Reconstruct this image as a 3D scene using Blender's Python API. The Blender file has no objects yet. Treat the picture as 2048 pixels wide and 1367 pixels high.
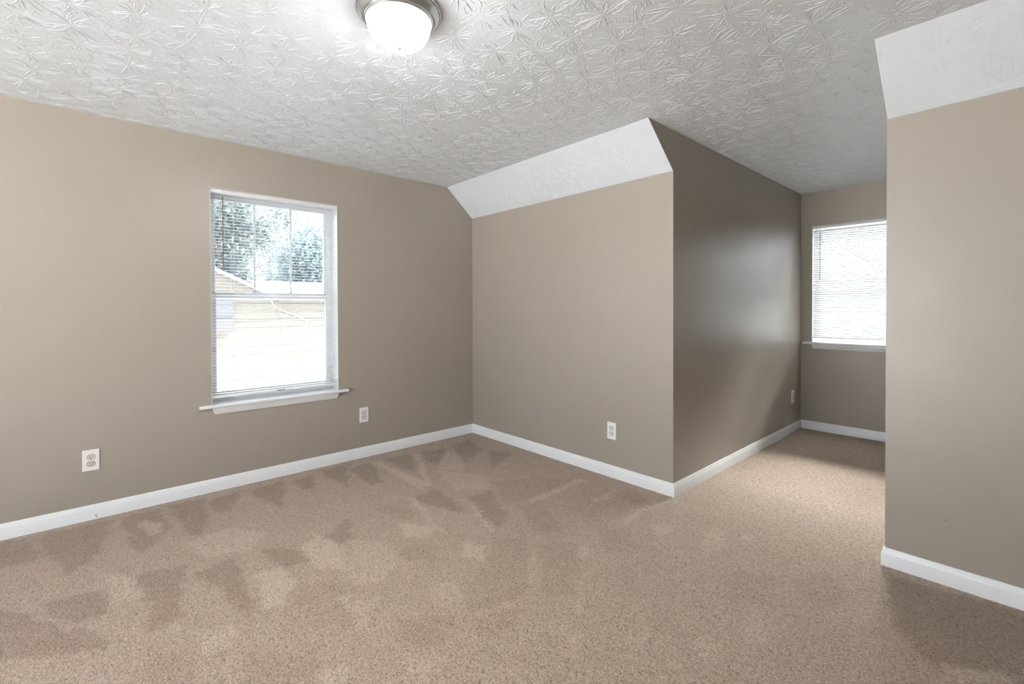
import bpy, bmesh, math, random
import numpy as np
from mathutils import Vector, Matrix

random.seed(7)
rng = np.random.default_rng(11)
sc = bpy.context.scene
col = sc.collection

# ------------------------------------------------------------------ camera
CAM = (3.76546, -2.86518, 1.26285)
YAW, PITCH, ROLL = -0.8351, -0.01039, -0.00349
FPX, PPY = 926.124, 625.519
def cam_axes():
    def f(P):
        c, s = math.cos(YAW), math.sin(YAW)
        x = P[0]*c - P[1]*s; z = P[0]*s + P[1]*c; y = -P[2]
        cp, sp = math.cos(PITCH), math.sin(PITCH)
        y, z = y*cp + z*sp, z*cp - y*sp
        cr, sr = math.cos(ROLL), math.sin(ROLL)
        return x*cr - y*sr, x*sr + y*cr, z
    return [f(e) for e in ((1, 0, 0), (0, 1, 0), (0, 0, 1))]
ax = cam_axes()                       # ax[k] = camera coordinates of world axis k
right = Vector((ax[0][0], ax[1][0], ax[2][0]))
up = -Vector((ax[0][1], ax[1][1], ax[2][1]))
back = -Vector((ax[0][2], ax[1][2], ax[2][2]))
cd = bpy.data.cameras.new('camera')
cam = bpy.data.objects.new('camera', cd); col.objects.link(cam)
cam.matrix_world = Matrix(((right.x, up.x, back.x, CAM[0]), (right.y, up.y, back.y, CAM[1]), (right.z, up.z, back.z, CAM[2]), (0, 0, 0, 1)))
cd.sensor_width = 36.0; cd.sensor_fit = 'HORIZONTAL'
cd.lens = FPX/2048*36.0
cd.shift_y = (PPY - 683.5)/2048
cd.clip_start = 0.05; cd.clip_end = 400
sc.camera = cam

# ------------------------------------------------------------------ world, sun, exposure
w = bpy.data.worlds.new('sky'); sc.world = w; w.use_nodes = True
wn = w.node_tree; bg = wn.nodes['Background']
SKY, GLOW = 4.6, 180.0                 # hazy sky, and the bright haze around the hidden sun beyond the alcove window
wtc = wn.nodes.new('ShaderNodeTexCoord'); wdot = wn.nodes.new('ShaderNodeVectorMath'); wdot.operation = 'DOT_PRODUCT'
wdot.inputs[1].default_value = Vector((-0.03, 0.57, 0.82)).normalized()
wmr = wn.nodes.new('ShaderNodeMapRange'); wmr.interpolation_type = 'SMOOTHSTEP'
for k, v in (('From Min', .80), ('From Max', .985), ('To Min', 0.0), ('To Max', 1.0)): wmr.inputs[k].default_value = v
wmix = wn.nodes.new('ShaderNodeMix'); wmix.data_type = 'RGBA'
wmix.inputs['A'].default_value = (0.86*SKY, 0.93*SKY, 1.0*SKY, 1); wmix.inputs['B'].default_value = (1.0*GLOW, 0.985*GLOW, 0.97*GLOW, 1)
wn.links.new(wtc.outputs['Generated'], wdot.inputs[0]); wn.links.new(wdot.outputs['Value'], wmr.inputs['Value'])
wn.links.new(wmr.outputs['Result'], wmix.inputs['Factor']); wn.links.new(wmix.outputs['Result'], bg.inputs['Color'])
bg.inputs['Strength'].default_value = 1.0
BOWL = 140.0                          # radiance of the lamp's glass bowl
vs = sc.view_settings
vs.view_transform = 'Standard'; vs.look = 'None'; vs.exposure = 0.70; vs.gamma = 1.0
vs.use_curve_mapping = False

# ------------------------------------------------------------------ room measures (metres)
H, K, S = 2.44, 2.1717, 0.3024        # ceiling, knee wall top, run of the slope
W1, W2, D = 2.2, 3.3158, 2.6308       # dormer alcove: left side, right side, depth
XR, YB = 4.50, -5.20                  # right wall and back wall
OPEN = (1.15, 3.30)                   # unseen opening added in the back wall to let in fill daylight
T = 0.21                              # wall thickness
WIN1 = dict(a=-2.2600, b=-1.3785, z0=0.600, z1=2.1035)    # along y on the left wall
WIN2 = dict(a=2.3010, b=3.2148, z0=0.905, z1=2.093)       # along x on the alcove back wall

# ------------------------------------------------------------------ helpers
def tag(o, label=None, cat=None, group=None, kind=None):
    if label: o['label'] = label
    if cat: o['category'] = cat
    if group: o['group'] = group
    if kind: o['kind'] = kind
    return o
def empty(name, loc=(0, 0, 0), rz=0.0, parent=None):
    o = bpy.data.objects.new(name, None); col.objects.link(o)
    o.location = loc; o.rotation_euler = (0, 0, rz); o.empty_display_size = 0.1
    if parent: o.parent = parent
    return o
def obj(name, bm, mat, parent=None, smooth=None, loc=None):
    me = bpy.data.meshes.new(name)
    bmesh.ops.recalc_face_normals(bm, faces=bm.faces)
    if smooth is not None:
        for f in bm.faces: f.smooth = True
        lim = math.radians(smooth)
        for e in bm.edges:
            if len(e.link_faces) == 2 and e.calc_face_angle(0) > lim: e.smooth = False
    bm.to_mesh(me); bm.free()
    mats = mat if isinstance(mat, (list, tuple)) else [mat]
    for m in mats: me.materials.append(m)
    o = bpy.data.objects.new(name, me); col.objects.link(o)
    if loc: o.location = loc
    if parent: o.parent = parent
    return o
def box(bm, x0, x1, y0, y1, z0, z1, bevel=0.0, mi=0):
    v = [bm.verts.new(p) for p in ((x0,y0,z0),(x1,y0,z0),(x1,y1,z0),(x0,y1,z0),(x0,y0,z1),(x1,y0,z1),(x1,y1,z1),(x0,y1,z1))]
    fs = [bm.faces.new([v[i] for i in q]) for q in ((3,2,1,0),(4,5,6,7),(0,1,5,4),(1,2,6,5),(2,3,7,6),(3,0,4,7))]
    for f in fs: f.material_index = mi
    if bevel > 0:
        es = list({e for f in fs for e in f.edges})
        bmesh.ops.bevel(bm, geom=es, offset=bevel, segments=2, profile=0.5, affect='EDGES')
def prism(bm, pts, vec):
    a = [bm.verts.new(p) for p in pts]
    b = [bm.verts.new((p[0]+vec[0], p[1]+vec[1], p[2]+vec[2])) for p in pts]
    bm.faces.new(a); bm.faces.new(list(reversed(b)))
    n = len(pts)
    for i in range(n): bm.faces.new((a[i], b[i], b[(i+1) % n], a[(i+1) % n]))
def lathe(bm, prof, n=64, closed=False):
    rings = []
    for r, z in prof:
        if r < 1e-6: rings.append([bm.verts.new((0, 0, z))])
        else: rings.append([bm.verts.new((r*math.cos(2*math.pi*i/n), r*math.sin(2*math.pi*i/n), z)) for i in range(n)])
    pairs = list(zip(rings[:-1], rings[1:])) + ([(rings[-1], rings[0])] if closed else [])
    for a, b in pairs:
        for i in range(n):
            j = (i+1) % n
            if len(a) == 1 and len(b) == 1: continue
            if len(a) == 1: bm.faces.new((a[0], b[i], b[j]))
            elif len(b) == 1: bm.faces.new((a[i], b[0], a[j]))
            else: bm.faces.new((a[i], b[i], b[j], a[j]))
def tube(bm, pts, r, n=8, caps=True):
    pts = [Vector(p) for p in pts]; rings = []
    for i, p in enumerate(pts):
        t = (pts[min(i+1, len(pts)-1)] - pts[max(i-1, 0)]).normalized()
        a = t.orthogonal().normalized() if abs(t.z) > .99 else t.cross(Vector((0, 0, 1))).normalized()
        b = t.cross(a)
        rr = r[i] if isinstance(r, (list, tuple)) else r
        rings.append([bm.verts.new(p + a*rr*math.cos(2*math.pi*k/n) + b*rr*math.sin(2*math.pi*k/n)) for k in range(n)])
    for A, B in zip(rings[:-1], rings[1:]):
        for k in range(n): bm.faces.new((A[k], A[(k+1) % n], B[(k+1) % n], B[k]))
    if caps:
        bm.faces.new(list(reversed(rings[0]))); bm.faces.new(rings[-1])
def copy_tree(o, parent=None):
    c = o.copy(); col.objects.link(c); c.parent = parent
    for ch in list(o.children): copy_tree(ch, c)
    return c

# ------------------------------------------------------------------ materials
def mat(name):
    m = bpy.data.materials.new(name); m.use_nodes = True
    nt = m.node_tree
    return m, nt, nt.nodes['Principled BSDF'], nt.nodes['Material Output']
def N(nt, kind, **inp):
    n = nt.nodes.new(kind)
    for k, v in inp.items():
        if hasattr(n, k) and k not in n.inputs.keys(): setattr(n, k, v)
        else: n.inputs[k.replace('_', ' ')].default_value = v
    return n
def plain(name, colr, rough=0.5, metal=0.0, spec=0.5, coat=0.0, noise=None):
    m, nt, b, o = mat(name)
    b.inputs['Base Color'].default_value = (*colr, 1); b.inputs['Roughness'].default_value = rough
    b.inputs['Metallic'].default_value = metal; b.inputs['Specular IOR Level'].default_value = spec
    if noise:
        tc = N(nt, 'ShaderNodeTexCoord'); n = N(nt, 'ShaderNodeTexNoise'); n.inputs['Scale'].default_value = noise[0]; n.inputs['Detail'].default_value = 3
        bp = N(nt, 'ShaderNodeBump'); bp.inputs['Strength'].default_value = noise[1]; bp.inputs['Distance'].default_value = noise[2]
        nt.links.new(tc.outputs['Object'], n.inputs['Vector']); nt.links.new(n.outputs['Fac'], bp.inputs['Height']); nt.links.new(bp.outputs['Normal'], b.inputs['Normal'])
    return m

def wall_paint():
    m, nt, b, o = mat('taupe_wall_paint')
    tc = N(nt, 'ShaderNodeTexCoord'); L = nt.links.new
    # roller texture
    n1 = N(nt, 'ShaderNodeTexNoise'); n1.inputs['Scale'].default_value = 260; n1.inputs['Detail'].default_value = 2
    n2 = N(nt, 'ShaderNodeTexNoise'); n2.inputs['Scale'].default_value = 5.5; n2.inputs['Detail'].default_value = 2
    L(tc.outputs['Object'], n1.inputs['Vector']); L(tc.outputs['Object'], n2.inputs['Vector'])
    b1 = N(nt, 'ShaderNodeBump'); b1.inputs['Strength'].default_value = 0.10; b1.inputs['Distance'].default_value = 0.002
    b2 = N(nt, 'ShaderNodeBump'); b2.inputs['Strength'].default_value = 0.10; b2.inputs['Distance'].default_value = 0.006
    L(n1.outputs['Fac'], b1.inputs['Height']); L(n2.outputs['Fac'], b2.inputs['Height']); L(b2.outputs['Normal'], b1.inputs['Normal'])
    L(b1.outputs['Normal'], b.inputs['Normal'])
    n3 = N(nt, 'ShaderNodeTexNoise'); n3.inputs['Scale'].default_value = 3.2; n3.inputs['Detail'].default_value = 6; n3.inputs['Roughness'].default_value = .65
    L(tc.outputs['Object'], n3.inputs['Vector'])
    mr = N(nt, 'ShaderNodeMapRange'); mr.inputs['From Min'].default_value = .35; mr.inputs['From Max'].default_value = .7
    mr.inputs['To Min'].default_value = .32; mr.inputs['To Max'].default_value = .42
    L(n3.outputs['Fac'], mr.inputs['Value']); L(mr.outputs['Result'], b.inputs['Roughness'])
    b.inputs['Base Color'].default_value = (*WALL_RGB, 1)
    b.inputs['Specular IOR Level'].default_value = 0.5
    return m
WALL_RGB = (0.340, 0.303, 0.260)
M_wall = wall_paint()

def ceiling_paint():
    m, nt, b, o = mat('white_ceiling_texture_paint'); L = nt.links.new
    tc = N(nt, 'ShaderNodeTexCoord')
    n1 = N(nt, 'ShaderNodeTexNoise'); n1.inputs['Scale'].default_value = 130; n1.inputs['Detail'].default_value = 3
    n2 = N(nt, 'ShaderNodeTexNoise'); n2.inputs['Scale'].default_value = 52; n2.inputs['Detail'].default_value = 3; n2.inputs['Distortion'].default_value = 1.2
    L(tc.outputs['Object'], n1.inputs['Vector']); L(tc.outputs['Object'], n2.inputs['Vector'])
    b1 = N(nt, 'ShaderNodeBump'); b1.inputs['Strength'].default_value = 0.22; b1.inputs['Distance'].default_value = 0.0022
    b2 = N(nt, 'ShaderNodeBump'); b2.inputs['Strength'].default_value = 0.32; b2.inputs['Distance'].default_value = 0.004
    L(n1.outputs['Fac'], b1.inputs['Height']); L(n2.outputs['Fac'], b2.inputs['Height']); L(b2.outputs['Normal'], b1.inputs['Normal']); L(b1.outputs['Normal'], b.inputs['Normal'])
    b.inputs['Base Color'].default_value = (0.86, 0.91, 0.97, 1); b.inputs['Roughness'].default_value = 0.36; b.inputs['Specular IOR Level'].default_value = 0.5
    return m
M_ceil = ceiling_paint()

def carpet():
    m, nt, b, o = mat('beige_carpet_pile'); L = nt.links.new
    tc = N(nt, 'ShaderNodeTexCoord')
    nap = N(nt, 'ShaderNodeAttribute'); nap.attribute_name = 'nap'
    # yarn tufts
    n1 = N(nt, 'ShaderNodeTexNoise'); n1.inputs['Scale'].default_value = 125; n1.inputs['Detail'].default_value = 2.5; n1.inputs['Distortion'].default_value = 0.8
    n2 = N(nt, 'ShaderNodeTexNoise'); n2.inputs['Scale'].default_value = 9; n2.inputs['Detail'].default_value = 6; n2.inputs['Roughness'].default_value = .72
    n3 = N(nt, 'ShaderNodeTexNoise'); n3.inputs['Scale'].default_value = 210; n3.inputs['Detail'].default_value = 2
    for n in (n1, n2, n3): L(tc.outputs['Object'], n.inputs['Vector'])
    add = N(nt, 'ShaderNodeMath', operation='MULTIPLY_ADD'); L(n2.outputs['Fac'], add.inputs[0]); add.inputs[1].default_value = 1.3; L(nap.outputs['Fac'], add.inputs[2])
    mr = N(nt, 'ShaderNodeMapRange'); mr.inputs['From Min'].default_value = -0.55; mr.inputs['From Max'].default_value = 1.85; L(add.outputs[0], mr.inputs['Value'])
    mix = N(nt, 'ShaderNodeMix', data_type='RGBA'); L(mr.outputs['Result'], mix.inputs['Factor'])
    mix.inputs['A'].default_value = (*CARPET_DARK, 1); mix.inputs['B'].default_value = (*CARPET_LIGHT, 1)
    # pile shade painted into the colour: dark pits between lighter tufts
    r3 = N(nt, 'ShaderNodeMapRange'); r3.inputs['From Min'].default_value = .28; r3.inputs['From Max'].default_value = .68; r3.inputs['To Min'].default_value = .42; r3.inputs['To Max'].default_value = 1.45
    sm = N(nt, 'ShaderNodeMath', operation='MULTIPLY_ADD'); L(n1.outputs['Fac'], sm.inputs[0]); sm.inputs[1].default_value = .65
    h3 = N(nt, 'ShaderNodeMath', operation='MULTIPLY'); L(n3.outputs['Fac'], h3.inputs[0]); h3.inputs[1].default_value = .35; L(h3.outputs[0], sm.inputs[2])
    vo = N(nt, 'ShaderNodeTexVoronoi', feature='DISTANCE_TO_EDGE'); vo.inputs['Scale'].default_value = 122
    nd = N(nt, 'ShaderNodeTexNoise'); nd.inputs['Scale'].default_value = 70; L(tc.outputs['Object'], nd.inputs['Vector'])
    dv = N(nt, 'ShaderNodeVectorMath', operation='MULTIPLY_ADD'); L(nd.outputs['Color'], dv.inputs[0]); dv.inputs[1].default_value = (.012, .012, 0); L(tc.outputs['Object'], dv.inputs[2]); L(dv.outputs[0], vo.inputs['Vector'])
    pit_shade = N(nt, 'ShaderNodeMapRange'); pit_shade.interpolation_type = 'SMOOTHSTEP'; L(vo.outputs['Distance'], pit_shade.inputs['Value'])
    for k, v in (('From Min', .0), ('From Max', .16), ('To Min', -.19), ('To Max', .03)): pit_shade.inputs[k].default_value = v
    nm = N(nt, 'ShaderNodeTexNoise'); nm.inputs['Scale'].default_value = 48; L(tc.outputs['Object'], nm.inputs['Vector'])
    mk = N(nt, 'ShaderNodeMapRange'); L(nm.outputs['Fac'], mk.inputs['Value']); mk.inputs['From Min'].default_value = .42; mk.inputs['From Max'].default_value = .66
    pm = N(nt, 'ShaderNodeMath', operation='MULTIPLY_ADD'); L(pit_shade.outputs['Result'], pm.inputs[0]); L(mk.outputs['Result'], pm.inputs[1]); L(sm.outputs[0], pm.inputs[2]); sm = pm
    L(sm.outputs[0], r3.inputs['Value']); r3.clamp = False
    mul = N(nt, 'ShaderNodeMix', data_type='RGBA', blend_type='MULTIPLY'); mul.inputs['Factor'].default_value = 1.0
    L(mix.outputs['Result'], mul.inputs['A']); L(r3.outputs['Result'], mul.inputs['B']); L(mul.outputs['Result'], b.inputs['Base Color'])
    bp = N(nt, 'ShaderNodeBump'); bp.inputs['Strength'].default_value = 0.9; bp.inputs['Distance'].default_value = 0.010
    L(sm.outputs[0], bp.inputs['Height']); L(bp.outputs['Normal'], b.inputs['Normal'])
    b.inputs['Roughness'].default_value = 0.95; b.inputs['Specular IOR Level'].default_value = 0.15
    b.inputs['Sheen Weight'].default_value = 0.2; b.inputs['Sheen Roughness'].default_value = 0.45; b.inputs['Sheen Tint'].default_value = (1, .95, .93, 1)
    return m
CARPET_DARK = (0.298, 0.219, 0.162)
CARPET_LIGHT = (0.505, 0.404, 0.322)
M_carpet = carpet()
M_trim = plain('white_trim_paint', (0.78, 0.79, 0.80), 0.32, noise=(60, .08, .002))
M_vinyl = plain('white_vinyl', (0.82, 0.84, 0.86), 0.35)
M_blind = plain('white_blind_enamel', (0.84, 0.85, 0.86), 0.35)
M_cord = plain('white_cord', (0.75, 0.75, 0.74), 0.8)
M_wand = plain('smoky_plastic_wand', (0.13, 0.13, 0.14), 0.25)
M_dark = plain('dark_slot', (0.02, 0.018, 0.016), 0.7)
M_plate = plain('white_plate_plastic', (0.80, 0.80, 0.79), 0.3)
M_recep = plain('white_receptacle_plastic', (0.66, 0.65, 0.62), 0.4)
M_almond = plain('almond_receptacle_plastic', (0.62, 0.54, 0.44), 0.4)
M_screw = plain('screw_metal', (0.55, 0.54, 0.52), 0.35, 1.0)
M_nickel = plain('brushed_nickel', (0.56, 0.57, 0.58), 0.30, 1.0, noise=(400, .05, .001))
def glass_mat():
    m, nt, b, o = mat('window_glass'); nt.nodes.remove(b)
    t = N(nt, 'ShaderNodeBsdfTransparent'); t.inputs['Color'].default_value = (0.95, 0.97, 0.97, 1)
    g = N(nt, 'ShaderNodeBsdfGlossy'); g.inputs['Roughness'].default_value = 0.02
    f = N(nt, 'ShaderNodeFresnel'); f.inputs['IOR'].default_value = 1.45
    x = N(nt, 'ShaderNodeMixShader')
    nt.links.new(f.outputs[0], x.inputs[0]); nt.links.new(t.outputs[0], x.inputs[1]); nt.links.new(g.outputs[0], x.inputs[2]); nt.links.new(x.outputs[0], o.inputs['Surface'])
    return m
M_glass = glass_mat()
def bowl_mat():
    m, nt, b, o = mat('lit_frosted_glass')
    b.inputs['Base Color'].default_value = (0.9, 0.9, 0.9, 1); b.inputs['Roughness'].default_value = 0.3
    b.inputs['Emission Color'].default_value = (1.0, 0.985, 0.965, 1); 
    # bulbs sit in the lower half of the bowl, so the glass glows less towards the rim
    tc = N(nt, 'ShaderNodeTexCoord'); sp = N(nt, 'ShaderNodeSeparateXYZ'); mr = N(nt, 'ShaderNodeMapRange'); mr.interpolation_type = 'SMOOTHSTEP'
    for k, v in (('From Min', -.084), ('From Max', -.134), ('To Min', BOWL*.013), ('To Max', BOWL)): mr.inputs[k].default_value = v
    nt.links.new(tc.outputs['Object'], sp.inputs[0]); nt.links.new(sp.outputs['Z'], mr.inputs['Value']); nt.links.new(mr.outputs['Result'], b.inputs['Emission Strength'])
    return m
M_bowl = bowl_mat()

# ------------------------------------------------------------------ room shell
PER = [(0, YB), (0, 0), (W1, 0), (W1, D), (W2, D), (W2, 0), (XR, 0), (XR, YB)]    # interior on the right hand
def offset_corner(i, d):
    """corner i of the perimeter moved d into the room (negative: out into the wall)"""
    n = len(PER)
    p0, p1, p2 = (Vector(PER[(i+k-1) % n]) for k in range(3))
    a = (p1-p0).normalized(); b = (p2-p1).normalized()
    na = Vector((a.y, -a.x)); nb = Vector((b.y, -b.x))
    m = (na+nb); m = m/ m.dot(na)
    return p1 + m*d
def wall_quad(i): # footprint of wall from corner i to i+1
    j = (i+1) % len(PER)
    return [Vector(PER[i]), Vector(PER[j]), offset_corner(j, -T), offset_corner(i, -T)]
WALLS = ['wall_left', 'wall_knee_left', 'wall_alcove_left', 'wall_alcove_back', 'wall_alcove_right', 'wall_knee_right', 'wall_right', 'wall_back']
WLAB = {'wall_left': 'taupe left wall holding the large window', 'wall_knee_left': 'taupe knee wall below the long slope between the left wall and the alcove',
        'wall_alcove_left': 'taupe alcove side wall with a soft window reflection', 'wall_alcove_back': 'taupe end wall of the alcove around its window',
        'wall_alcove_right': 'taupe hidden right side wall of the alcove', 'wall_knee_right': 'taupe knee wall at the right edge beneath the short slope',
        'wall_right': 'taupe right side wall of the bedroom', 'wall_back': 'taupe wall behind the viewer'}
ZT = H + 0.12
wall_obj = {}
for i, nm in enumerate(WALLS):
    bm = bmesh.new(); q = wall_quad(i)
    if nm == 'wall_left':
        g = WIN1; ya, yb = YB, 0.0
        out = lambda y: y
        def piece(y0, y1, z0, z1, m0=False, m1=False):
            pts = [(0, y0, z0), (0, y1, z0), (-T, y1 + (T if m1 else 0), z0), (-T, y0 - (T if m0 else 0), z0)]
            prism(bm, pts, (0, 0, z1-z0))
        piece(ya, g['a'], 0, ZT, m0=True); piece(g['b'], yb, 0, ZT, m1=True)
        piece(g['a'], g['b'], 0, g['z0']-.022); piece(g['a'], g['b'], g['z1'], ZT)
    elif nm == 'wall_alcove_back':
        g = WIN2
        def piece(x0, x1, z0, z1, m0=False, m1=False):
            pts = [(x0, D, z0), (x1, D, z0), (x1 + (T if m1 else 0), D+T, z0), (x0 - (T if m0 else 0), D+T, z0)]
            prism(bm, pts, (0, 0, z1-z0))
        piece(W1, g['a'], 0, ZT, m0=True); piece(g['b'], W2, 0, ZT, m1=True)
        piece(g['a'], g['b'], 0, g['z0']-.022); piece(g['a'], g['b'], g['z1'], ZT)
    elif nm == 'wall_back':             # wide unseen opening behind the viewer, added for fill daylight
        for x0, x1, z0, z1 in ((-T, OPEN[0], 0, ZT), (OPEN[1], XR+T, 0, ZT), (OPEN[0], OPEN[1], 2.30, ZT)):
            box(bm, x0, x1, YB-T, YB, z0, z1)
    else:
        prism(bm, [(p.x, p.y, 0) for p in q], (0, 0, (K + .06 if 'knee' in nm else ZT)))
        if nm == 'wall_alcove_left':   # the painted cheek beside the end of the slope
            prism(bm, [(W1-.002, -S, H), (W1-.002, 0, K), (W1-.002, 0, H)], (.002, 0, 0))
        if nm == 'wall_alcove_right':
            prism(bm, [(W2, -S, H), (W2, 0, K), (W2, 0, H)], (.002, 0, 0))
    wall_obj[nm] = tag(obj(nm, bm, M_wall), WLAB[nm], 'wall', kind='structure')

# small flaws on the walls: painted-over anchor, nail holes
def nub(parent, p, n, r, m, name, flat=.5):
    bm = bmesh.new(); bmesh.ops.create_icosphere(bm, subdivisions=2, radius=r)
    n = Vector(n)
    for v in bm.verts: v.co = v.co - n*(v.co.dot(n))*(1-flat)
    o = obj(name, bm, m, parent, smooth=80, loc=p); return o

# ceiling: flat part, alcove part, both slopes, with the stamped star texture as real ridges
bm = bmesh.new()
box(bm, 0, XR, YB, -S, H, ZT)
box(bm, W1, W2, -S, D, H, ZT)
for x0, x1 in ((0, W1-.002), (W2+.002, XR)):
    prism(bm, [(x0, -S, H), (x0, 0, K), (x0, 0, ZT), (x0, -S, ZT)], (x1-x0, 0, 0))
LX, LY = 2.100, -1.955               # lamp position
def ridge(bm, P, U, V, n, pts, wd, ht, inside):
    """a soft ridge of compound along pts (2-D in the plane U,V through P, bulging along n)"""
    if not all(inside(a, b) for a, b in pts): return
    prev = None; m = len(pts)
    for i, (a, b) in enumerate(pts):
        a0, b0 = pts[max(i-1, 0)]; a1, b1 = pts[min(i+1, m-1)]
        tx, ty = a1-a0, b1-b0; l = math.hypot(tx, ty) or 1; tx, ty = tx/l, ty/l
        k = math.sin(math.pi*(i+.35)/(m-.3)) ** .6 if m > 2 else 1
        hw = wd*(.55+.45*k)/2; h = ht*k
        c = P + U*a + V*b
        side = (U*(-ty) + V*tx)*hw
        e = -n*.0004
        cur = [bm.verts.new(c - side + e), bm.verts.new(c - side*.45 + n*h*.8), bm.verts.new(c + side*.45 + n*h*.8), bm.verts.new(c + side + e)]
        if prev:
            for k2 in range(3): 
                f = bm.faces.new((prev[k2], prev[k2+1], cur[k2+1], cur[k2])); f.smooth = True
        prev = cur
def stars(bm, P, U, V, n, a0, a1, b0, b1, inside, pa=.175, pb=.175, amp=1.0):
    row = 0
    b = b0 - .05
    while b < b1 + .1:
        a = a0 - .1 + (row % 2)*pa*.5 + random.uniform(-.03, .03)
        while a < a1 + .1:
            ca, cb = a + random.gauss(0, .022), b + random.gauss(0, .022)
            nr = random.randint(24, 40); ph = random.uniform(0, 6.28); R = random.uniform(.085, .140)
            dens = random.uniform(.75, 1.0)
            for k in range(nr):
                if random.random() > dens: continue
                th = ph + 2*math.pi*k/nr + random.gauss(0, .10)
                r0 = random.uniform(.008, .050); r1 = r0 + (R - r0)*random.uniform(.30, 1.0)
                if random.random() < .12: r0 = random.uniform(.045, .085); r1 = r0 + random.uniform(.012, .055)
                m = 6; pts = []; x_, y_ = ca + r0*math.cos(th), cb + r0*math.sin(th); hd = th + random.gauss(0, .10); cv = random.gauss(0, .09)
                for i in range(m):
                    pts.append((x_, y_)); hd += cv + random.gauss(0, .12); d_ = (r1-r0)/(m-1)
                    x_ += d_*math.cos(hd); y_ += d_*math.sin(hd)
                ridge(bm, P, U, V, n, pts, random.choice((.0026, .0032, .0042, .0056)), amp*random.uniform(.0011, .0029), inside)
            for k in range(34):     # loose specks and short strokes between the stars
                sa, sb = ca + random.uniform(-.12, .12), cb + random.uniform(-.12, .12); th = random.uniform(0, 3.14); l = random.uniform(.0015, .010)
                pts = [(sa + l*(i-1)*math.cos(th), sb + l*(i-1)*math.sin(th)) for i in range(3)]
                ridge(bm, P, U, V, n, pts, random.uniform(.0024, .0042), amp*random.uniform(.0006, .0018), inside)
            a += pa
        b += pb; row += 1
X, Y, Z = Vector((1, 0, 0)), Vector((0, 1, 0)), Vector((0, 0, 1))
O = Vector((0, 0, H))
def in_flat(a, b):
    if (a-LX)**2 + (b-LY)**2 < .176**2: return False
    if b < -S: return .004 < a < XR-.004 and b > YB + .004
    return W1+.004 < a < W2-.004 and b < D-.004
stars(bm, O, X, Y, -Z, 0, XR, -3.9, -S, in_flat)
stars(bm, O, X, Y, -Z, W1, W2, -S+.12, D, in_flat)
sl = math.hypot(S, H-K)
SV = Vector((0, S, K-H)).normalized(); SN = Vector((0, -(H-K), -S)).normalized()
for x0, x1 in ((0, W1), (W2, XR)):
    stars(bm, Vector((0, -S, H)), X, SV, SN, x0, x1, .08, sl, lambda a, b, x0=x0, x1=x1: x0+.006 < a < x1-.006 and .006 < b < sl-.006, amp=1.15)
me_norm_faces = [f for f in bm.faces]
me = bpy.data.meshes.new('ceiling'); bm.to_mesh(me); bm.free(); me.materials.append(M_ceil)
ceil = bpy.data.objects.new('ceiling', me); col.objects.link(ceil)
tag(ceil, 'white ceiling stamped with radial star texture, sloping down to both knee walls', 'ceiling', kind='structure')
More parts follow.
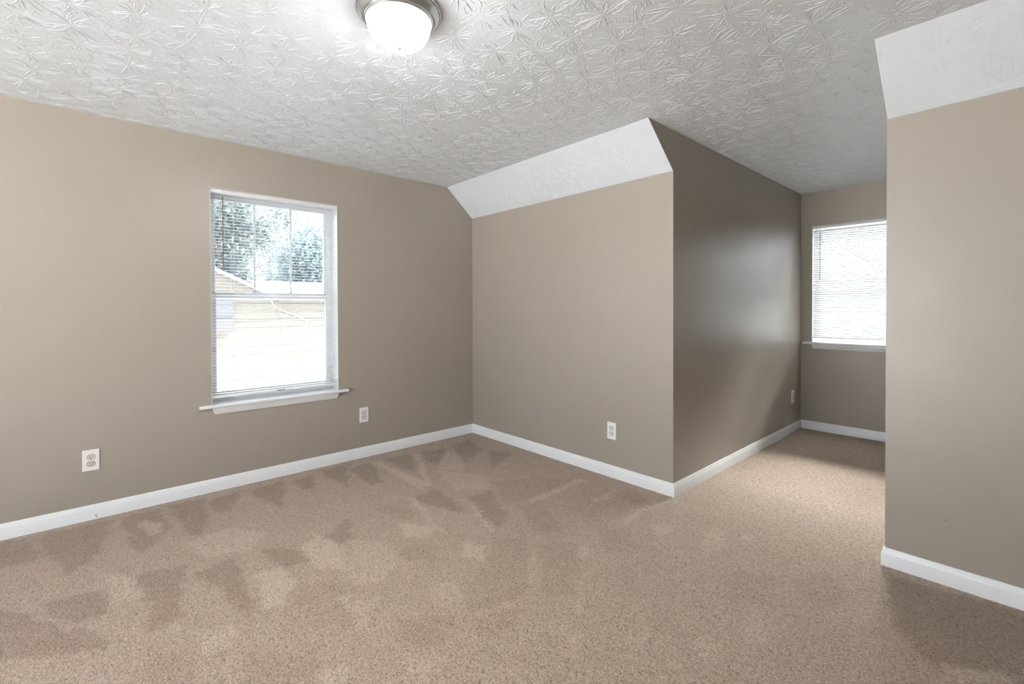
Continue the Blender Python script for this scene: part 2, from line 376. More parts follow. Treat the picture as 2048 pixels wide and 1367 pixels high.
NAP = [
 (-1, [(-0.0, -3.3), (0.09, -3.12), (0.43, -3.06), (0.44, -3.14), (0.38, -3.25)]),
 (-1, [(0.07, -3.11), (0.08, -2.79), (0.35, -2.82), (0.63, -2.88), (0.73, -2.97), (0.6, -3.01)]),
 (-1, [(0.09, -2.77), (0.1, -2.56), (0.45, -2.54), (0.65, -2.65), (0.75, -2.7), (0.52, -2.73)]),
 (-1, [(0.06, -2.53), (0.09, -2.32), (0.5, -2.36), (0.71, -2.43), (0.6, -2.49)]),
 (-1, [(0.16, -2.32), (0.1, -2.1), (0.48, -2.26), (0.35, -2.32)]),
 (-1, [(0.15, -2.08), (0.11, -1.83), (0.63, -1.98), (0.37, -2.05)]),
 (-1, [(0.15, -1.79), (0.14, -1.64), (0.42, -1.71), (0.39, -1.79)]),
 (-1, [(0.07, -1.58), (0.07, -1.32), (0.58, -1.53), (0.41, -1.56)]),
 (-1, [(0.94, -2.75), (1.0, -2.53), (1.45, -2.61), (1.5, -2.71), (1.27, -2.71)]),
 (-1, [(1.11, -2.53), (1.09, -2.33), (1.57, -2.37), (1.68, -2.41), (1.37, -2.45)]),
 (-1, [(1.06, -2.23), (1.23, -2.02), (1.02, -1.72), (1.3, -1.82), (1.38, -2.07), (1.36, -2.19), (1.19, -2.22)]),
 (-1, [(0.94, -3.03), (0.97, -2.86), (1.21, -2.81), (1.21, -2.91), (1.18, -2.98)]),
 (-1, [(0.85, -3.2), (0.97, -3.09), (1.41, -2.84), (1.48, -2.85), (1.31, -3.12), (1.28, -3.15)]),
 (-0.42, [(1.55, -2.24), (1.6, -2.02), (1.79, -2.03), (2.02, -2.13), (1.77, -2.23)]),
 (-0.42, [(1.83, -2.48), (2.02, -2.25), (2.19, -2.34), (2.03, -2.51)]),
 (-0.42, [(1.66, -2.78), (1.65, -2.58), (1.94, -2.61), (1.79, -2.78)]),
 (1, [(1.31, -2.31), (1.32, -2.18), (1.51, -2.18), (1.66, -2.29), (1.58, -2.35)]),
 (1, [(1.06, -1.95), (1.23, -1.9), (1.48, -1.9), (1.58, -1.95), (1.47, -2.07), (1.23, -2.07)]),
 (0.7, [(0.74, -2.49), (0.68, -2.3), (0.91, -2.12), (1.08, -2.29), (0.98, -2.46)]),
 (0.7, [(0.21, -2.67), (0.37, -2.56), (0.57, -2.62), (0.39, -2.68)]),
 (0.7, [(0.79, -2.86), (0.92, -2.74), (1.27, -2.7), (1.13, -2.81)]),
 (0.7, [(1.74, -2.08), (1.76, -2.02), (1.92, -2.09)]),
 (0.7, [(1.59, -2.57), (1.66, -2.46), (1.8, -2.49), (1.75, -2.57)]),
 (0.7, [(2.12, -2.29), (2.16, -2.19), (2.28, -2.24), (2.21, -2.32)]),
 (-1, [(0.2, -1.37), (0.17, -1.18), (0.65, -1.3), (0.64, -1.42)]),
 (-1, [(0.14, -1.07), (0.2, -0.81), (0.67, -1.05), (0.3, -1.07)]),
 (-1, [(0.2, -0.74), (0.27, -0.5), (0.61, -0.81), (0.45, -0.84)]),
 (-1, [(0.24, -0.45), (0.17, -0.16), (0.53, -0.3), (0.71, -0.62)]),
 (-1, [(0.58, -0.25), (0.81, -0.16), (0.96, -0.55)]),
 (-1, [(1.05, -1.35), (0.99, -1.09), (1.25, -1.09), (1.47, -1.19), (1.25, -1.26)]),
 (-1, [(1.27, -1.03), (1.28, -0.83), (1.67, -1.01), (1.78, -1.17), (1.45, -1.09)]),
 (-0.42, [(1.22, -0.73), (1.29, -0.43), (1.55, -0.26), (1.59, -0.76), (1.52, -0.93)]),
 (-0.42, [(1.61, -0.88), (1.64, -0.71), (1.91, -0.82), (2.05, -0.91), (1.92, -1.02)]),
 (-0.42, [(2.12, -0.73), (2.28, -0.63), (2.44, -0.8), (2.32, -0.94)]),
 (-0.42, [(1.83, -1.24), (1.94, -1.09), (2.31, -1.46), (2.23, -1.73), (2.12, -1.67), (1.97, -1.42)]),
 (-0.42, [(2.02, -1.09), (2.16, -0.94), (2.46, -1.3), (2.37, -1.45)]),
 (-0.42, [(1.56, -1.66), (1.66, -1.49), (1.81, -1.6), (1.7, -1.72)]),
 (-0.42, [(1.02, -1.56), (1.05, -1.35), (1.29, -1.42), (1.26, -1.53)]),
 (-0.42, [(1.78, -0.28), (1.95, -0.09), (2.22, -0.21), (2.16, -0.28)]),
 (-0.42, [(2.05, -1.97), (2.2, -1.77), (2.34, -1.9), (2.19, -2.02)]),
 (-0.42, [(2.25, -1.73), (2.34, -1.54), (2.44, -1.67), (2.35, -1.79)]),
 (1, [(1.27, -1.55), (1.47, -1.41), (1.58, -1.51), (1.46, -1.59)]),
 (1, [(1.74, -1.4), (1.86, -1.3), (1.96, -1.44), (1.85, -1.48)]),
 (1, [(2.05, -1.18), (2.05, -1.15), (2.27, -1.4), (2.26, -1.41)]),
 (1, [(1.59, -0.76), (1.64, -0.77), (1.62, -0.21), (1.56, -0.18)]),
 (1, [(2.39, -1.22), (2.4, -1.21), (2.55, -1.38), (2.54, -1.39)]),
 (1, [(1.88, -0.46), (1.92, -0.47), (1.9, -0.17), (1.86, -0.18)]),
 (1, [(2.19, -0.56), (2.23, -0.55), (2.17, -0.26), (2.14, -0.26)]),
 (1, [(1.0, -1.32), (1.04, -1.28), (1.6, -1.4), (1.57, -1.43)]),
 (1, [(1.39, -1.07), (1.41, -1.05), (1.74, -1.17), (1.74, -1.21)]),
 (1, [(0.17, -1.18), (0.19, -1.12), (0.9, -1.08), (0.97, -1.18)]),
 (1, [(0.23, -0.82), (0.24, -0.77), (0.95, -1.08), (0.91, -1.12)]),
 (0.55, [(2.18, -0.98), (2.2, -0.9), (2.32, -0.99), (2.28, -1.08)]),
 (0.55, [(1.96, -1.76), (1.99, -1.62), (2.15, -1.7), (2.1, -1.8)]),
 (0.55, [(2.32, -0.45), (2.41, -0.38), (2.46, -0.49), (2.38, -0.55)]),
 (0.55, [(1.29, -1.83), (1.45, -1.71), (1.66, -1.71), (1.79, -1.88), (1.73, -2.01)]),
 (0.55, [(2.74, -1.34), (2.81, -1.25), (2.83, -1.36)]),
 (0.55, [(0.32, -0.56), (0.46, -0.54), (0.86, -0.73), (0.69, -0.86)]),
 (0.55, [(0.68, -0.89), (1.05, -0.67), (1.26, -0.82), (1.13, -1.01)]),
 (0.55, [(1.86, -2.07), (1.86, -1.91), (2.03, -2.08), (2.0, -2.13)]),
 (0.55, [(2.54, -1.53), (2.61, -1.44), (2.63, -1.53)]),
 (0.55, [(2.29, -2.04), (2.36, -1.94), (2.47, -2.03), (2.36, -2.15)]),
 (-1, [(3.34, -0.1), (3.81, -0.02), (3.8, -0.59), (3.57, -0.73), (3.42, -0.51)]),
 (0.55, [(2.71, -0.22), (2.79, -0.17), (2.81, -0.34)]),
 (0.55, [(3.29, -0.58), (3.36, -0.35), (3.36, -0.59), (3.34, -0.7)]),
 (0.55, [(3.56, -0.67), (3.77, -0.52), (3.77, -0.6), (3.56, -0.84)]),
 (0.55, [(2.55, -0.33), (2.61, -0.2), (2.73, -0.38), (2.69, -0.59)]),
 (0.55, [(2.99, -0.86), (3.11, -0.83), (3.15, -1.01), (3.04, -1.05)]),
 (0.55, [(2.92, -1.14), (2.99, -1.1), (3.03, -1.23), (2.98, -1.27)]),
 (-0.35, [(2.83, -0.58), (3.0, -0.49), (3.02, -0.8), (2.89, -0.83)]),
 (-0.35, [(3.05, -0.48), (3.13, -0.26), (3.28, -0.43), (3.2, -0.67)]),
]

# floor: carpet with brushed nap (vacuum wedges and footmarks, world coordinates in metres)
def value_noise(x, y, s, seed):
    r = np.random.default_rng(seed); g = r.random((64, 64))
    u, v = x/s, y/s; i, j = np.floor(u).astype(int), np.floor(v).astype(int); a, b = u-i, v-j
    a, b = a*a*(3-2*a), b*b*(3-2*b); q = lambda k, l: g[k % 64, l % 64]
    return (q(i, j)*(1-a)+q(i+1, j)*a)*(1-b) + (q(i, j+1)*(1-a)+q(i+1, j+1)*a)*b
def nap_field(x, y):
    wx = x + (value_noise(x, y, .06, 1)-.5)*.030 + (value_noise(x, y, .022, 2)-.5)*.034
    wy = y + (value_noise(x, y, .06, 3)-.5)*.030 + (value_noise(x, y, .022, 4)-.5)*.034
    f = np.zeros_like(x)
    for val, poly in NAP:
        p = np.array(poly); ins = np.zeros(len(x), bool); dist = np.full(len(x), 9.)
        sel = (wx > p[:, 0].min()-.2) & (wx < p[:, 0].max()+.2) & (wy > p[:, 1].min()-.2) & (wy < p[:, 1].max()+.2)
        xs, ys = wx[sel], wy[sel]; i2 = np.zeros(len(xs), bool); d2 = np.full(len(xs), 9.)
        for k in range(len(p)):
            a, b = p[k], p[(k+1) % len(p)]
            c = ((a[1] > ys) != (b[1] > ys)); den = (b[1]-a[1]) or 1e-9
            i2 ^= c & (xs < (b[0]-a[0])*(ys-a[1])/den + a[0])
            e = b-a; t = np.clip(((xs-a[0])*e[0] + (ys-a[1])*e[1])/max(e@e, 1e-9), 0, 1)
            d2 = np.minimum(d2, np.hypot(xs-a[0]-t*e[0], ys-a[1]-t*e[1]))
        sd_ = np.where(i2, d2, -d2); k = np.clip((sd_+.016)/.042, 0, 1); k = k*k*(3-2*k)
        g = f[sel]; f[sel] = g*(1-k) + val*k
    return f
def floor_mesh():
    st = .0095; vs_, fs = [], []
    def patch(x0, x1, y0, y1):
        nx, ny = max(2, round((x1-x0)/st)), max(2, round((y1-y0)/st)); base = sum(len(v) for v in vs_)
        gx, gy = np.meshgrid(np.linspace(x0, x1, nx+1), np.linspace(y0, y1, ny+1))
        vs_.append(np.stack([gx.ravel(), gy.ravel(), np.zeros(gx.size)], 1))
        i = (np.arange(ny)[:, None]*(nx+1) + np.arange(nx)[None, :]).ravel() + base
        fs.append(np.stack([i, i+1, i+nx+2, i+nx+1], 1))
    patch(0, XR, YB, 0); patch(W1, W2, 0, D)
    v = np.concatenate(vs_); f = np.concatenate(fs)
    me = bpy.data.meshes.new('floor')
    me.vertices.add(len(v)); me.vertices.foreach_set('co', v.ravel())
    me.loops.add(f.size); me.loops.foreach_set('vertex_index', f.ravel().astype(np.int32))
    me.polygons.add(len(f)); me.polygons.foreach_set('loop_start', np.arange(0, f.size, 4, dtype=np.int32)); me.polygons.foreach_set('loop_total', np.full(len(f), 4, np.int32))
    me.update(); me.validate()
    at = me.attributes.new('nap', 'FLOAT', 'POINT'); at.data.foreach_set('value', nap_field(v[:, 0], v[:, 1]).astype(np.float32))
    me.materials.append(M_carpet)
    o = bpy.data.objects.new('floor', me); col.objects.link(o); return o
floor = tag(floor_mesh(), 'beige cut pile carpet with brushed lighter and darker patches', 'carpet', kind='structure')
bm = bmesh.new(); box(bm, -T, XR+T, YB-T, 0, -.15, -.002); box(bm, W1-T, W2+T, 0, D+T, -.15, -.002)
tag(obj('floor_slab', bm, plain('subfloor', (.4, .33, .25), .8)), 'subfloor below the carpet', 'floor', kind='structure')

# baseboards
PROF = [(0, 0), (.0135, 0), (.0135, .061), (.0120, .0655), (.0098, .069), (.0090, .075), (.0072, .0815), (.0045, .0858), (.0035, .0876), (0, .0876)]
BB = [('baseboard_left', 'white baseboard along the left wall under the large window'), ('baseboard_knee_left', 'white baseboard along the knee wall left of the alcove'),
      ('baseboard_alcove_left', 'white baseboard along the alcove side wall'), ('baseboard_alcove_back', 'white baseboard beneath the alcove window'),
      ('baseboard_alcove_right', 'white baseboard on the hidden side of the alcove'), ('baseboard_knee_right', 'white baseboard along the knee wall at the right edge'),
      ('baseboard_right', 'white baseboard along the right side wall'), ('baseboard_back', 'white baseboard along the wall behind the viewer')]
bbo = {}
for i, (nm, lab) in enumerate(BB):
    bm = bmesh.new(); j = (i+1) % len(PER); ends = []
    for c in (i, j):
        ends.append([bm.verts.new((*offset_corner(c, d), z)) for d, z in PROF])
    if nm == 'baseboard_back':
        for vs_x, (xa, xb) in ((0, (OPEN[1], XR)), (1, (0, OPEN[0]))):
            A = [bm.verts.new((xa, YB+d, z)) for d, z in PROF]; B = [bm.verts.new((xb, YB+d, z)) for d, z in PROF]; n = len(PROF)
            for k in range(n): bm.faces.new((A[k], A[(k+1) % n], B[(k+1) % n], B[k]))
            bm.faces.new(A); bm.faces.new(list(reversed(B)))
        for e in ends: bmesh.ops.delete(bm, geom=e, context='VERTS')
        bbo[nm] = tag(obj(nm, bm, M_trim, smooth=28), lab, 'baseboard', kind='structure'); continue
    A, B = ends; n = len(PROF)
    for k in range(n): bm.faces.new((A[k], A[(k+1) % n], B[(k+1) % n], B[k]))
    bm.faces.new(A); bm.faces.new(list(reversed(B)))
    bbo[nm] = tag(obj(nm, bm, M_trim, smooth=28), lab, 'baseboard', kind='structure')
# curled black thread-like scuff on the left baseboard
bm = bmesh.new()
tube(bm, [(.0139, -2.8625+a, b) for a, b in ((.0035, .031), (.0005, .0275), (-.0035, .024), (-.0030, .0205), (.0005, .0175), (.0040, .0150), (.0055, .0120), (.0045, .0100))], [.0010, .0012, .0016, .0012, .0010, .0014, .0019, .0010], 6)
tag(obj('scuff_mark', bm, M_dark, bbo['baseboard_left'], smooth=60), 'small black curl on the white baseboard')
nub(wall_obj['wall_knee_right'], (3.5305, -.001, .2925), (0, 1, 0), .0050, M_wall, 'paint_bump', .7)
nub(wall_obj['wall_left'], (.0, -2.540, 1.478), (1, 0, 0), .0042, M_wall, 'paint_bump', .5)
nub(wall_obj['wall_left'], (.0, -2.655, .468), (1, 0, 0), .0050, M_wall, 'paint_bump', .5)

# ------------------------------------------------------------------ windows (built in local axes: u along the wall, d into the room, z up)
def window(name, lab, g, frame_xf, muntins):
    """frame_xf maps local (u, d, z) to world; d<0 is towards outdoors"""
    root = tag(empty(name, (0, 0, 0)), lab, 'window', kind='structure')
    a, b, z0, z1 = g['a'], g['b'], g['z0'], g['z1']
    def B(bm, u0, u1, d0, d1, za, zb, bv=0):
        p, q = frame_xf(u0, d0), frame_xf(u1, d1)
        box(bm, min(p[0], q[0]), max(p[0], q[0]), min(p[1], q[1]), max(p[1], q[1]), za, zb, bv)
    bm = bmesh.new()                          # painted drywall returns
    B(bm, a, a+.003, -.118, 0, z0, z1); B(bm, b-.003, b, -.118, 0, z0, z1); B(bm, a+.003, b-.003, -.118, 0, z1-.003, z1)
    obj('jamb_return', bm, M_trim, root)
    f = .024; bm = bmesh.new()                # vinyl frame
    B(bm, a, a+f, -.20, -.118, z0, z1); B(bm, b-f, b, -.20, -.118, z0, z1); B(bm, a+f, b-f, -.20, -.118, z1-f, z1); B(bm, a+f, b-f, -.20, -.118, z0-.02, z0+.030)
    obj('window_frame', bm, M_vinyl, root)
    zm = (z0+z1)/2 + .004
    def sash(nm, d0, d1, za, zb, st, rail_b, rail_t, mun):
        bm = bmesh.new(); ua, ub = a+f-.004, b-f+.004
        B(bm, ua, ua+st, d0, d1, za, zb, .002); B(bm, ub-st, ub, d0, d1, za, zb, .002)
        B(bm, ua+st, ub-st, d0, d1, za, za+rail_b, .002); B(bm, ua+st, ub-st, d0, d1, zb-rail_t, zb, .002)
        s = obj(nm, bm, M_vinyl, root)
        dm = (d0+d1)/2
        bm = bmesh.new(); B(bm, ua+st, ub-st, dm-.002, dm+.002, za+rail_b, zb-rail_t); obj('glass_pane', bm, M_glass, s)
        for k in range(mun):
            u = ua+st + (ub-ua-2*st)*(k+1)/(mun+1)
            bm = bmesh.new(); B(bm, u-.008, u+.008, dm+.003, dm+.010, za+rail_b, zb-rail_t, .0015); obj('muntin', bm, M_vinyl, s)
        return s
    sash('upper_sash', -.184, -.160, zm-.022, z1-f+.004, .032, .034, .026, muntins)
    lo = sash('lower_sash', -.152, -.128, z0+.026, zm+.026, .032, .042, .036, 0)
    bm = bmesh.new(); B(bm, a+f, b-f, -.158, -.1535, zm+.012, zm+.031); obj('weatherstrip', bm, M_dark, lo)
    bm = bmesh.new(); uc = (a+b)/2
    for s_ in (-.18, .18): B(bm, uc+s_-.028, uc+s_+.028, -.150, -.130, zm+.0265, zm+.037, .003)
    obj('sash_lock', bm, M_vinyl, lo)
    # stool (inner sill) with horns and rounded nose, and the moulded apron under it
    pts = [(-.118, z0-.022), (.026, z0-.022), (.0295, z0-.020), (.031, z0-.016), (.031, z0-.006), (.0295, z0-.002), (.026, z0), (-.118, z0)]
    def extr(bm, prof, u0, u1, cut=0.0):
        # prof in (d, z); ends return inwards by cut as z falls
        zt = max(z for _, z in prof); zb = min(z for _, z in prof); hh = (zt-zb) or 1
        A = [bm.verts.new((*frame_xf(u0 + cut*(zt-z)/hh, d), z)) for d, z in prof]; Bv = [bm.verts.new((*frame_xf(u1 - cut*(zt-z)/hh, d), z)) for d, z in prof]
        n = len(prof)
        for k in range(n): bm.faces.new((A[k], A[(k+1) % n], Bv[(k+1) % n], Bv[k]))
        bm.faces.new(A); bm.faces.new(list(reversed(Bv)))
    bm = bmesh.new(); extr(bm, [(d, z) for d, z in pts if d < -.05] [:1] + [(.001, z0-.022), (.001, z0), (-.118, z0)], a, b)
    extr(bm, [(.0, z0-.022)] + pts[1:7] + [(.0, z0)], a-.076, b+.076)
    st_ = obj('window_stool', bm, M_trim, root, smooth=40)
    bm = bmesh.new()
    extr(bm, [(0, z0-.022), (.0200, z0-.022), (.0200, z0-.034), (.0165, z0-.038), (.0150, z0-.047), (.0110, z0-.054), (.0090, z0-.062), (.0060, z0-.068), (.0, z0-.068)], a, b, cut=.014)
    obj('window_apron', bm, M_trim, root, smooth=25)
    return root
xf1 = lambda u, d: (d, u)
xf2 = lambda u, d: (u, D - d)
window('window_1', 'white double hung window with a grille in its upper sash, left wall', WIN1, xf1, 2)
window('window_2', 'white double hung window at the end of the alcove', WIN2, xf2, 0)

# ------------------------------------------------------------------ mini blinds
def blind(label, g, xf, tilt, wand_u, wand_z, ladders, wand_r):
    a, b, z0, z1 = g['a']+.005, g['b']-.005, g['z0'], g['z1']
    c = xf((a+b)/2, -.022)
    root = tag(empty('mini_blind', (c[0], c[1], z1)), label, 'blind')
    def loc(u, d, z): p = xf(u, d); return (p[0]-c[0], p[1]-c[1], z-z1)
    def B(bm, u0, u1, d0, d1, za, zb, bv=0):
        p, q = loc(u0, d0, za), loc(u1, d1, zb)
        box(bm, min(p[0], q[0]), max(p[0], q[0]), min(p[1], q[1]), max(p[1], q[1]), p[2], q[2], bv)
    bm = bmesh.new(); B(bm, a, b, -.0355, -.0075, z1-.030, z1-.004, .002)
    hr = obj('headrail', bm, M_blind, root)
    pitch = .0222; zb = z0 + .050; n = int((z1-.045-zb)/pitch)
    bm = bmesh.new(); hw = .0125; ct, st = math.cos(tilt), math.sin(tilt)
    for i in range(n+1):
        z = zb + .020 + i*pitch
        if z > z1-.036: break
        top, bot = [], []
        for k in range(5):
            s = -1 + k/2.; crown = .0016*(1-s*s)
            for lst, off in ((top, .00035), (bot, -.00035)):
                d = -.022 + s*hw*ct; zz = z - s*hw*st + crown + off      # s=+1 is the room edge
                lst.append((bm.verts.new(loc(a+.002, d, zz)), bm.verts.new(loc(b-.002, d, zz))))
        for k in range(4):
            bm.faces.new((top[k][0], top[k+1][0], top[k+1][1], top[k][1])); bm.faces.new((bot[k][0], bot[k][1], bot[k+1][1], bot[k+1][0]))
        for k in (0, 4): bm.faces.new((top[k][0], top[k][1], bot[k][1], bot[k][0]))
    obj('slats', bm, M_blind, root, smooth=50)
    bm = bmesh.new(); B(bm, a+.001, b-.001, -.0345, -.0095, zb-.008, zb+.006, .002)
    br = obj('bottom_rail', bm, M_blind, root)
    for u in ladders:
        for d in (-.0355, -.0085):
            bm = bmesh.new(); tube(bm, [loc(u, d, z1-.03), loc(u, d, zb)], .0007, 5); obj('ladder_cord', bm, M_cord, root)
        bm = bmesh.new(); B(bm, u-.008, u+.008, -.036, -.008, zb-.012, zb-.008, .001); obj('cord_plug', bm, M_blind, br)
    bm = bmesh.new(); tube(bm, [loc(wand_u, -.004, z1-.016), loc(wand_u, -.0005, z1-.024), loc(wand_u, -.0005, z1-.040)], .0018, 6); hk = obj('wand_hook', bm, M_blind, root, smooth=50)
    bm = bmesh.new(); tube(bm, [loc(wand_u, .0015, wand_z[1]), loc(wand_u, .0015, wand_z[0]+.012), loc(wand_u, .0015, wand_z[0])], [wand_r*.8, wand_r, wand_r*1.15], 6)
    obj('tilt_wand', bm, M_wand, root)
    return root, br, loc, zb
b1, br1, loc1, zb1 = blind('white mini blind with open slats in the large left wall window', WIN1, xf1, 0.07, -2.1845, (1.530, 2.050), (-2.115, -1.812, -1.500), .0040)
bm = bmesh.new()
for u0, u1 in ((-1.842, -1.787),):
    p, q = loc1(u0, -.0096, zb1-.003), loc1(u1, -.0088, zb1+.002); box(bm, min(p[0], q[0]), max(p[0], q[0]), p[1], q[1], p[2], q[2])
tag(obj('rail_label', bm, M_dark, br1), 'thin dark label on the white bottom rail')
b2, br2, loc2, zb2 = blind('white mini blind in the alcove window, partly hidden by the wall', WIN2, xf2, 0.87, 2.371, (1.537, 2.035), (2.465, 2.80, 3.05), .0030)

# ------------------------------------------------------------------ ceiling lamp
lamp = tag(empty('ceiling_light', (LX, LY, H)), 'round flush ceiling light with nickel rim and glowing white glass bowl', 'light')
bm = bmesh.new()
lathe(bm, [(r_*.958, z_) for r_, z_ in [(0, -.0005), (.1715, -.0005), (.1725, -.004), (.1725, -.010), (.1705, -.0135), (.1680, -.0150), (.1660, -.0145), (.1650, -.0160), (.1645, -.0185), (.1615, -.0225), (.1560, -.0275),
           (.1510, -.0335), (.1485, -.0375), (.1460, -.0390), (.1440, -.0380), (.1430, -.0395), (.1425, -.0425), (.1400, -.0445), (.1375, -.0440), (.1365, -.0455), (.1340, -.0465), (.1320, -.0455), (.1315, -.040), (.1315, -.015), (0, -.015)]], 96)
obj('rim', bm, M_nickel, lamp, smooth=35)
bm = bmesh.new(); bp = [(.1258, -.0400)]
for i in range(1, 17):
    t = i/16.; bp.append((.1258*math.cos(t*math.pi/2)**.80 if t < 1 else 0, -.0400 - .1060*math.sin(t*math.pi/2)))
bp[-1] = (0, -.146)
lathe(bm, bp, 96); obj('glass_bowl', bm, M_bowl, lamp, smooth=60)
bm = bmesh.new(); lathe(bm, [(0, -.1360), (.0105, -.1365), (.0112, -.1385), (.0100, -.1410), (.0070, -.1440), (.0045, -.1465), (.0040, -.1490), (.0052, -.1510), (.0050, -.1535), (.0030, -.1560), (0, -.1568)], 32)
obj('finial', bm, M_nickel, lamp, smooth=40).location = (0, 0, -.008)

# ------------------------------------------------------------------ outlets (local: plate faces +x, u along y)
def outlet(rm):
    root = empty('wall_outlet', (0, 0, 0))
    bm = bmesh.new(); w_, h_ = .0390, .0635
    pr = [(0.0, 0.0, 0), (0.0035, 0, 0), (.0062, .004, 0)]
    rings = []
    for x, ins, _ in pr: rings.append([bm.verts.new((x, sy*(w_-ins), sz*(h_-ins))) for sy, sz in ((-1, -1), (1, -1), (1, 1), (-1, 1))])
    for A, B_ in zip(rings[:-1], rings[1:]):
        for k in range(4): bm.faces.new((A[k], A[(k+1) % 4], B_[(k+1) % 4], B_[k]))
    bm.faces.new(rings[-1]); bm.faces.new(list(reversed(rings[0])))
    obj('cover_plate', bm, M_plate, root)
    for cz in (.0205, -.0205):
        r = empty_mesh = None
        bm = bmesh.new(); R = .0178; fl = .0143; pts = []
        for k in range(32):
            t = 2*math.pi*k/32; y, z = R*math.cos(t), R*math.sin(t); pts.append((y, max(-fl, min(fl, z))))
        A = [bm.verts.new((.0058, y, cz+z)) for y, z in pts]; B_ = [bm.verts.new((.0076, y*.99, cz+z*.99)) for y, z in pts]; C_ = [bm.verts.new((.0080, y*.93, cz+z*.93)) for y, z in pts]
        for P, Q in ((A, B_), (B_, C_)):
            for k in range(32): bm.faces.new((P[k], P[(k+1) % 32], Q[(k+1) % 32], Q[k]))
        bm.faces.new(C_); bm.faces.new(list(reversed(A)))
        rc = obj('receptacle', bm, rm, root)
        bm = bmesh.new(); pts2 = [(bm.verts.new((.0064, y*1.10, cz+z*1.10)), bm.verts.new((.0064, y*1.0, cz+z*1.0))) for y, z in pts]
        for k in range(32): bm.faces.new((pts2[k][0], pts2[(k+1) % 32][0], pts2[(k+1) % 32][1], pts2[k][1]))
        obj('receptacle_gap', bm, M_dark, rc)
        bm = bmesh.new()
        box(bm, .0078, .0083, -.0078, -.0053, cz-.0005, cz+.0085); box(bm, .0078, .0083, .0053, .0078, cz+.0005, cz+.0080)
        vs2 = [bm.verts.new((.0083, .0028*math.cos(2*math.pi*k/16), cz-.0080+.0028*math.sin(2*math.pi*k/16))) for k in range(16)]; bm.faces.new(vs2)
        obj('slots', bm, M_dark, rc)
    bm = bmesh.new(); lathe(bm, [(.0032, 0), (.0032, .0007), (.0020, .0012), (0, .0012)], 16)
    s = obj('screw', bm, M_plate, root, smooth=40); s.rotation_euler = (0, math.pi/2, 0); s.location = (.0061, 0, 0)
    return root
OUT = 'electrical outlets along the walls'
o1 = outlet(M_almond); o1.location = (.0002, -2.8815, .357)
tag(o1, 'white outlet plate with almond sockets, nearest the left edge of the picture', 'outlet', OUT)
def put(src, loc, rz, label):
    c = copy_tree(src); c.location = loc; c.rotation_euler = (0, 0, rz); c['label'] = label; return c
o2 = outlet(M_recep); o2.location = (.0002, -1.1610, .3605)
tag(o2, 'white outlet plate on the left wall between the window sill and the corner', 'outlet', OUT)
put(o2, (1.7070, -.0002, .345), -math.pi/2, 'white outlet plate on the knee wall left of the alcove corner')
put(o2, (W1+.0002, 2.380, .358), 0, 'white outlet plate seen edge-on deep on the alcove side wall')

# ------------------------------------------------------------------ outdoors, seen through the blinds
GZ = -3.0
bm = bmesh.new(); v = [bm.verts.new(p) for p in ((-60, -60, GZ), (60, -60, GZ), (60, 60, GZ), (-60, 60, GZ))]; bm.faces.new(v)
tag(obj('ground', bm, plain('pale_concrete_ground', (.36, .355, .345), .95, noise=(3, .3, .05))), 'pale concrete ground outdoors below the windows', 'ground', kind='structure')
M_siding = plain('cream_siding', (.074, .0695, .060), .7)
M_roof = plain('pale_shingles', (.066, .068, .071), .9, noise=(30, .4, .02))
def brick_mat():
    m, nt, b, o = mat('red_brick'); br = N(nt, 'ShaderNodeTexBrick'); tc = N(nt, 'ShaderNodeTexCoord'); mp = N(nt, 'ShaderNodeMapping')
    mp.inputs['Rotation'].default_value = (math.pi/2, 0, math.pi/2)
    br.inputs['Color1'].default_value = (.034, .023, .027, 1); br.inputs['Color2'].default_value = (.029, .020, .025, 1); br.inputs['Mortar'].default_value = (.036, .035, .038, 1); br.inputs['Scale'].default_value = 5
    nt.links.new(tc.outputs['Object'], mp.inputs['Vector']); nt.links.new(mp.outputs['Vector'], br.inputs['Vector']); nt.links.new(br.outputs['Color'], b.inputs['Base Color']); b.inputs['Roughness'].default_value = .85
    return m
house = tag(empty('neighbor_house', (-9, 1, GZ)), 'cream sided house with low roof and brick pier outside the left window', 'house')
def part(name, bm, m): o = obj(name, bm, m, house); o.location = (9, -1, -GZ); return o
bm = bmesh.new(); box(bm, -11, -7, 0.0, 6.0, GZ, 1.50)
prism(bm, [(-7.0, -6.2, GZ), (-7.0, 0.0, GZ), (-7.0, 0.0, 1.48), (-7.0, -3.1, 2.98), (-7.0, -6.2, 1.48)], (-4, 0, 0))
for k in range(26):      # lap siding shadow lines
    z = GZ + .1 + k*.17
    box(bm, -7.0, -6.985, -6.2, 6.0, z, z+.03) if z < 1.4 else None
part('wall', bm, M_siding)
bm = bmesh.new()
prism(bm, [(-6.75, 0.0, 1.46), (-6.75, 0, 1.54), (-9.2, 0, 1.98), (-11.3, 0, 1.54), (-11.3, 0, 1.46)], (0, 6.2, 0))
prism(bm, [(-6.8, .12, 1.42), (-6.8, -3.1, 2.98), (-6.8, -6.4, 1.38), (-6.8, -6.4, 1.46), (-6.8, -3.1, 3.06), (-6.8, .12, 1.50)], (-4.4, 0, 0))
part('roof', bm, M_roof)
bm = bmesh.new(); box(bm, -6.99, -6.80, -1.9, -.775, .815, 1.08); part('brick_panel', bm, brick_mat())
bm = bmesh.new(); box(bm, -6.99, -6.85, -1.9, -.775, 1.10, 1.44)
wn = part('window', bm, plain('grey_blue_pane', (.030, .032, .039), .5))
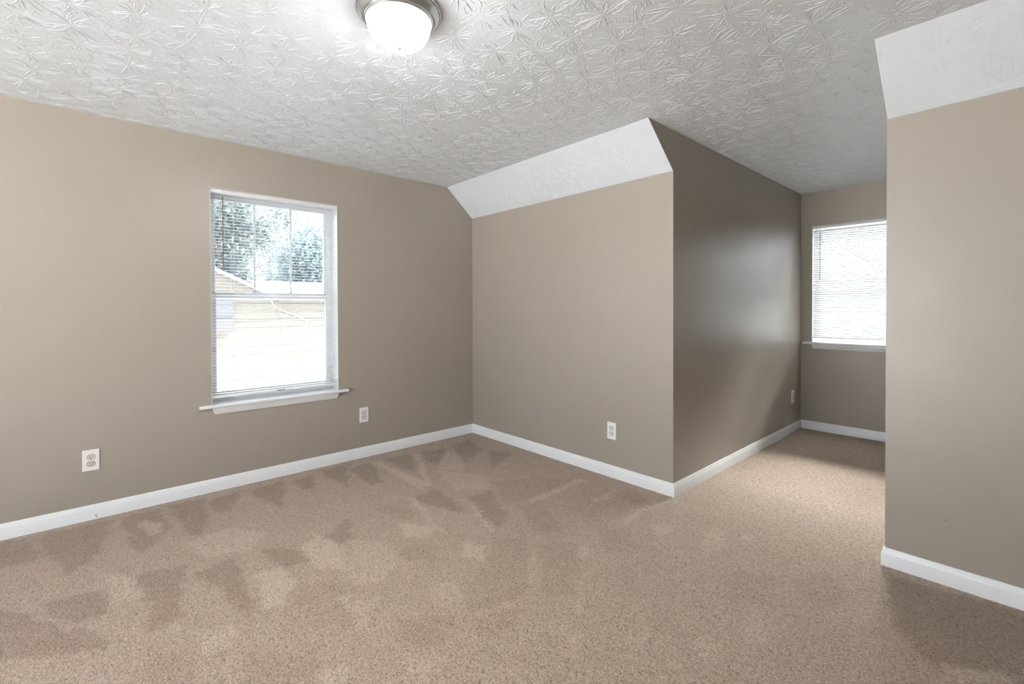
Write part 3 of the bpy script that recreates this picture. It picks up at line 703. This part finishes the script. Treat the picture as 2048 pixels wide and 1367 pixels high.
# trees
def leaf_mat(name, colr):
    m, nt, b, o = mat(name); b.inputs['Base Color'].default_value = (*colr, 1); b.inputs['Roughness'].default_value = .7; b.inputs['Specular IOR Level'].default_value = .2
    t = N(nt, 'ShaderNodeBsdfTranslucent'); t.inputs['Color'].default_value = (*colr, 1); x = N(nt, 'ShaderNodeMixShader'); x.inputs[0].default_value = .35
    nt.links.new(b.outputs[0], x.inputs[1]); nt.links.new(t.outputs[0], x.inputs[2]); nt.links.new(x.outputs[0], o.inputs['Surface']); return m
def tree(label, x, y, h, r, seed, colr):
    rs = random.Random(seed); root = tag(empty('tree', (x, y, GZ)), label, 'tree', 'trees behind the neighbouring house')
    bm = bmesh.new(); tube(bm, [(0, 0, 0), (.08, .03, h*.3), (-.05, .1, h*.6), (.05, 0, h*.85)], [.24, .19, .13, .05], 9); obj('trunk', bm, M_bark, root, smooth=60)
    bm = bmesh.new()
    blobs = [(rs.gauss(0, r*.42), rs.gauss(0, r*.42), h*rs.uniform(.45, .92), r*rs.uniform(.32, .5)) for _ in range(22)]
    for bx, by, bz, br_ in blobs:
        for _ in range(520):
            d = Vector((rs.gauss(0, 1), rs.gauss(0, 1), rs.gauss(0, 1))).normalized()*br_*rs.uniform(.35, 1.05)
            p = Vector((bx, by, bz)) + d; u = Vector((rs.gauss(0, 1), rs.gauss(0, 1), rs.gauss(0, 1))).normalized(); v_ = u.orthogonal().normalized(); s = rs.uniform(.055, .11)
            q = [bm.verts.new(p + u*s), bm.verts.new(p + v_*s*.55), bm.verts.new(p - u*s), bm.verts.new(p - v_*s*.55)]; bm.faces.new(q)
    obj('foliage', bm, leaf_mat('foliage_%d' % seed, colr), root)
M_bark = plain('bark', (.22, .19, .17), .9)
tree('tall pale green tree behind the cream house, left one through the blind', -14.6, 0.3, 8.6, 1.9, 1, (.10, .118, .122))
tree('dark bluish green tree behind the cream house, middle one through the blind', -18.0, 4.9, 8.2, 2.3, 2, (.065, .086, .094))
tree('grey green tree farthest behind the cream house, right one through the blind', -25, 11.5, 10.5, 3.0, 3, (.088, .104, .109))
tree('tall faint green tree in the gap farthest behind the cream house', -27.5, 5.2, 12.6, 2.6, 4, (.095, .111, .117))
# utility cable
bm = bmesh.new(); cp = [(-6.95, -.08, 1.50), (-5.2, -.52, 1.40), (-3.6, -.86, 1.25), (-3.0, -.79, 1.162), (-2.9, -.60, 1.05), (-2.85, -.40, .975), (-2.8, -.10, .90), (-2.8, .40, .85), (-2.9, 1.3, .88), (-3.2, 2.6, 1.05)]
tube(bm, cp, .011, 6)
tag(obj('utility_cable', bm, plain('grey_cable', (.020, .020, .020), .6)), 'thin grey cable drooping across the lower half of the left window', 'cable')

# ------------------------------------------------------------------ daylight portals in both windows and the added back opening (sampling guides only)
def portal(name, c, rot, sx, sy):
    l = bpy.data.lights.new(name, 'AREA'); l.shape = 'RECTANGLE'; l.size = sx; l.size_y = sy; l.cycles.is_portal = True
    o = bpy.data.objects.new(name, l); col.objects.link(o); o.location = c; o.rotation_euler = rot; return o
portal('daylight_portal', (-.215, (WIN1['a']+WIN1['b'])/2, (WIN1['z0']+WIN1['z1'])/2), (0, -math.pi/2, 0), 1.52, .90)
portal('daylight_portal', ((OPEN[0]+OPEN[1])/2, YB-.215, 1.15), (math.pi/2, 0, 0), OPEN[1]-OPEN[0]+.1, 2.4)
portal('daylight_portal', ((WIN2['a']+WIN2['b'])/2, D+.215, (WIN2['z0']+WIN2['z1'])/2), (-math.pi/2, 0, 0), .93, 1.2)
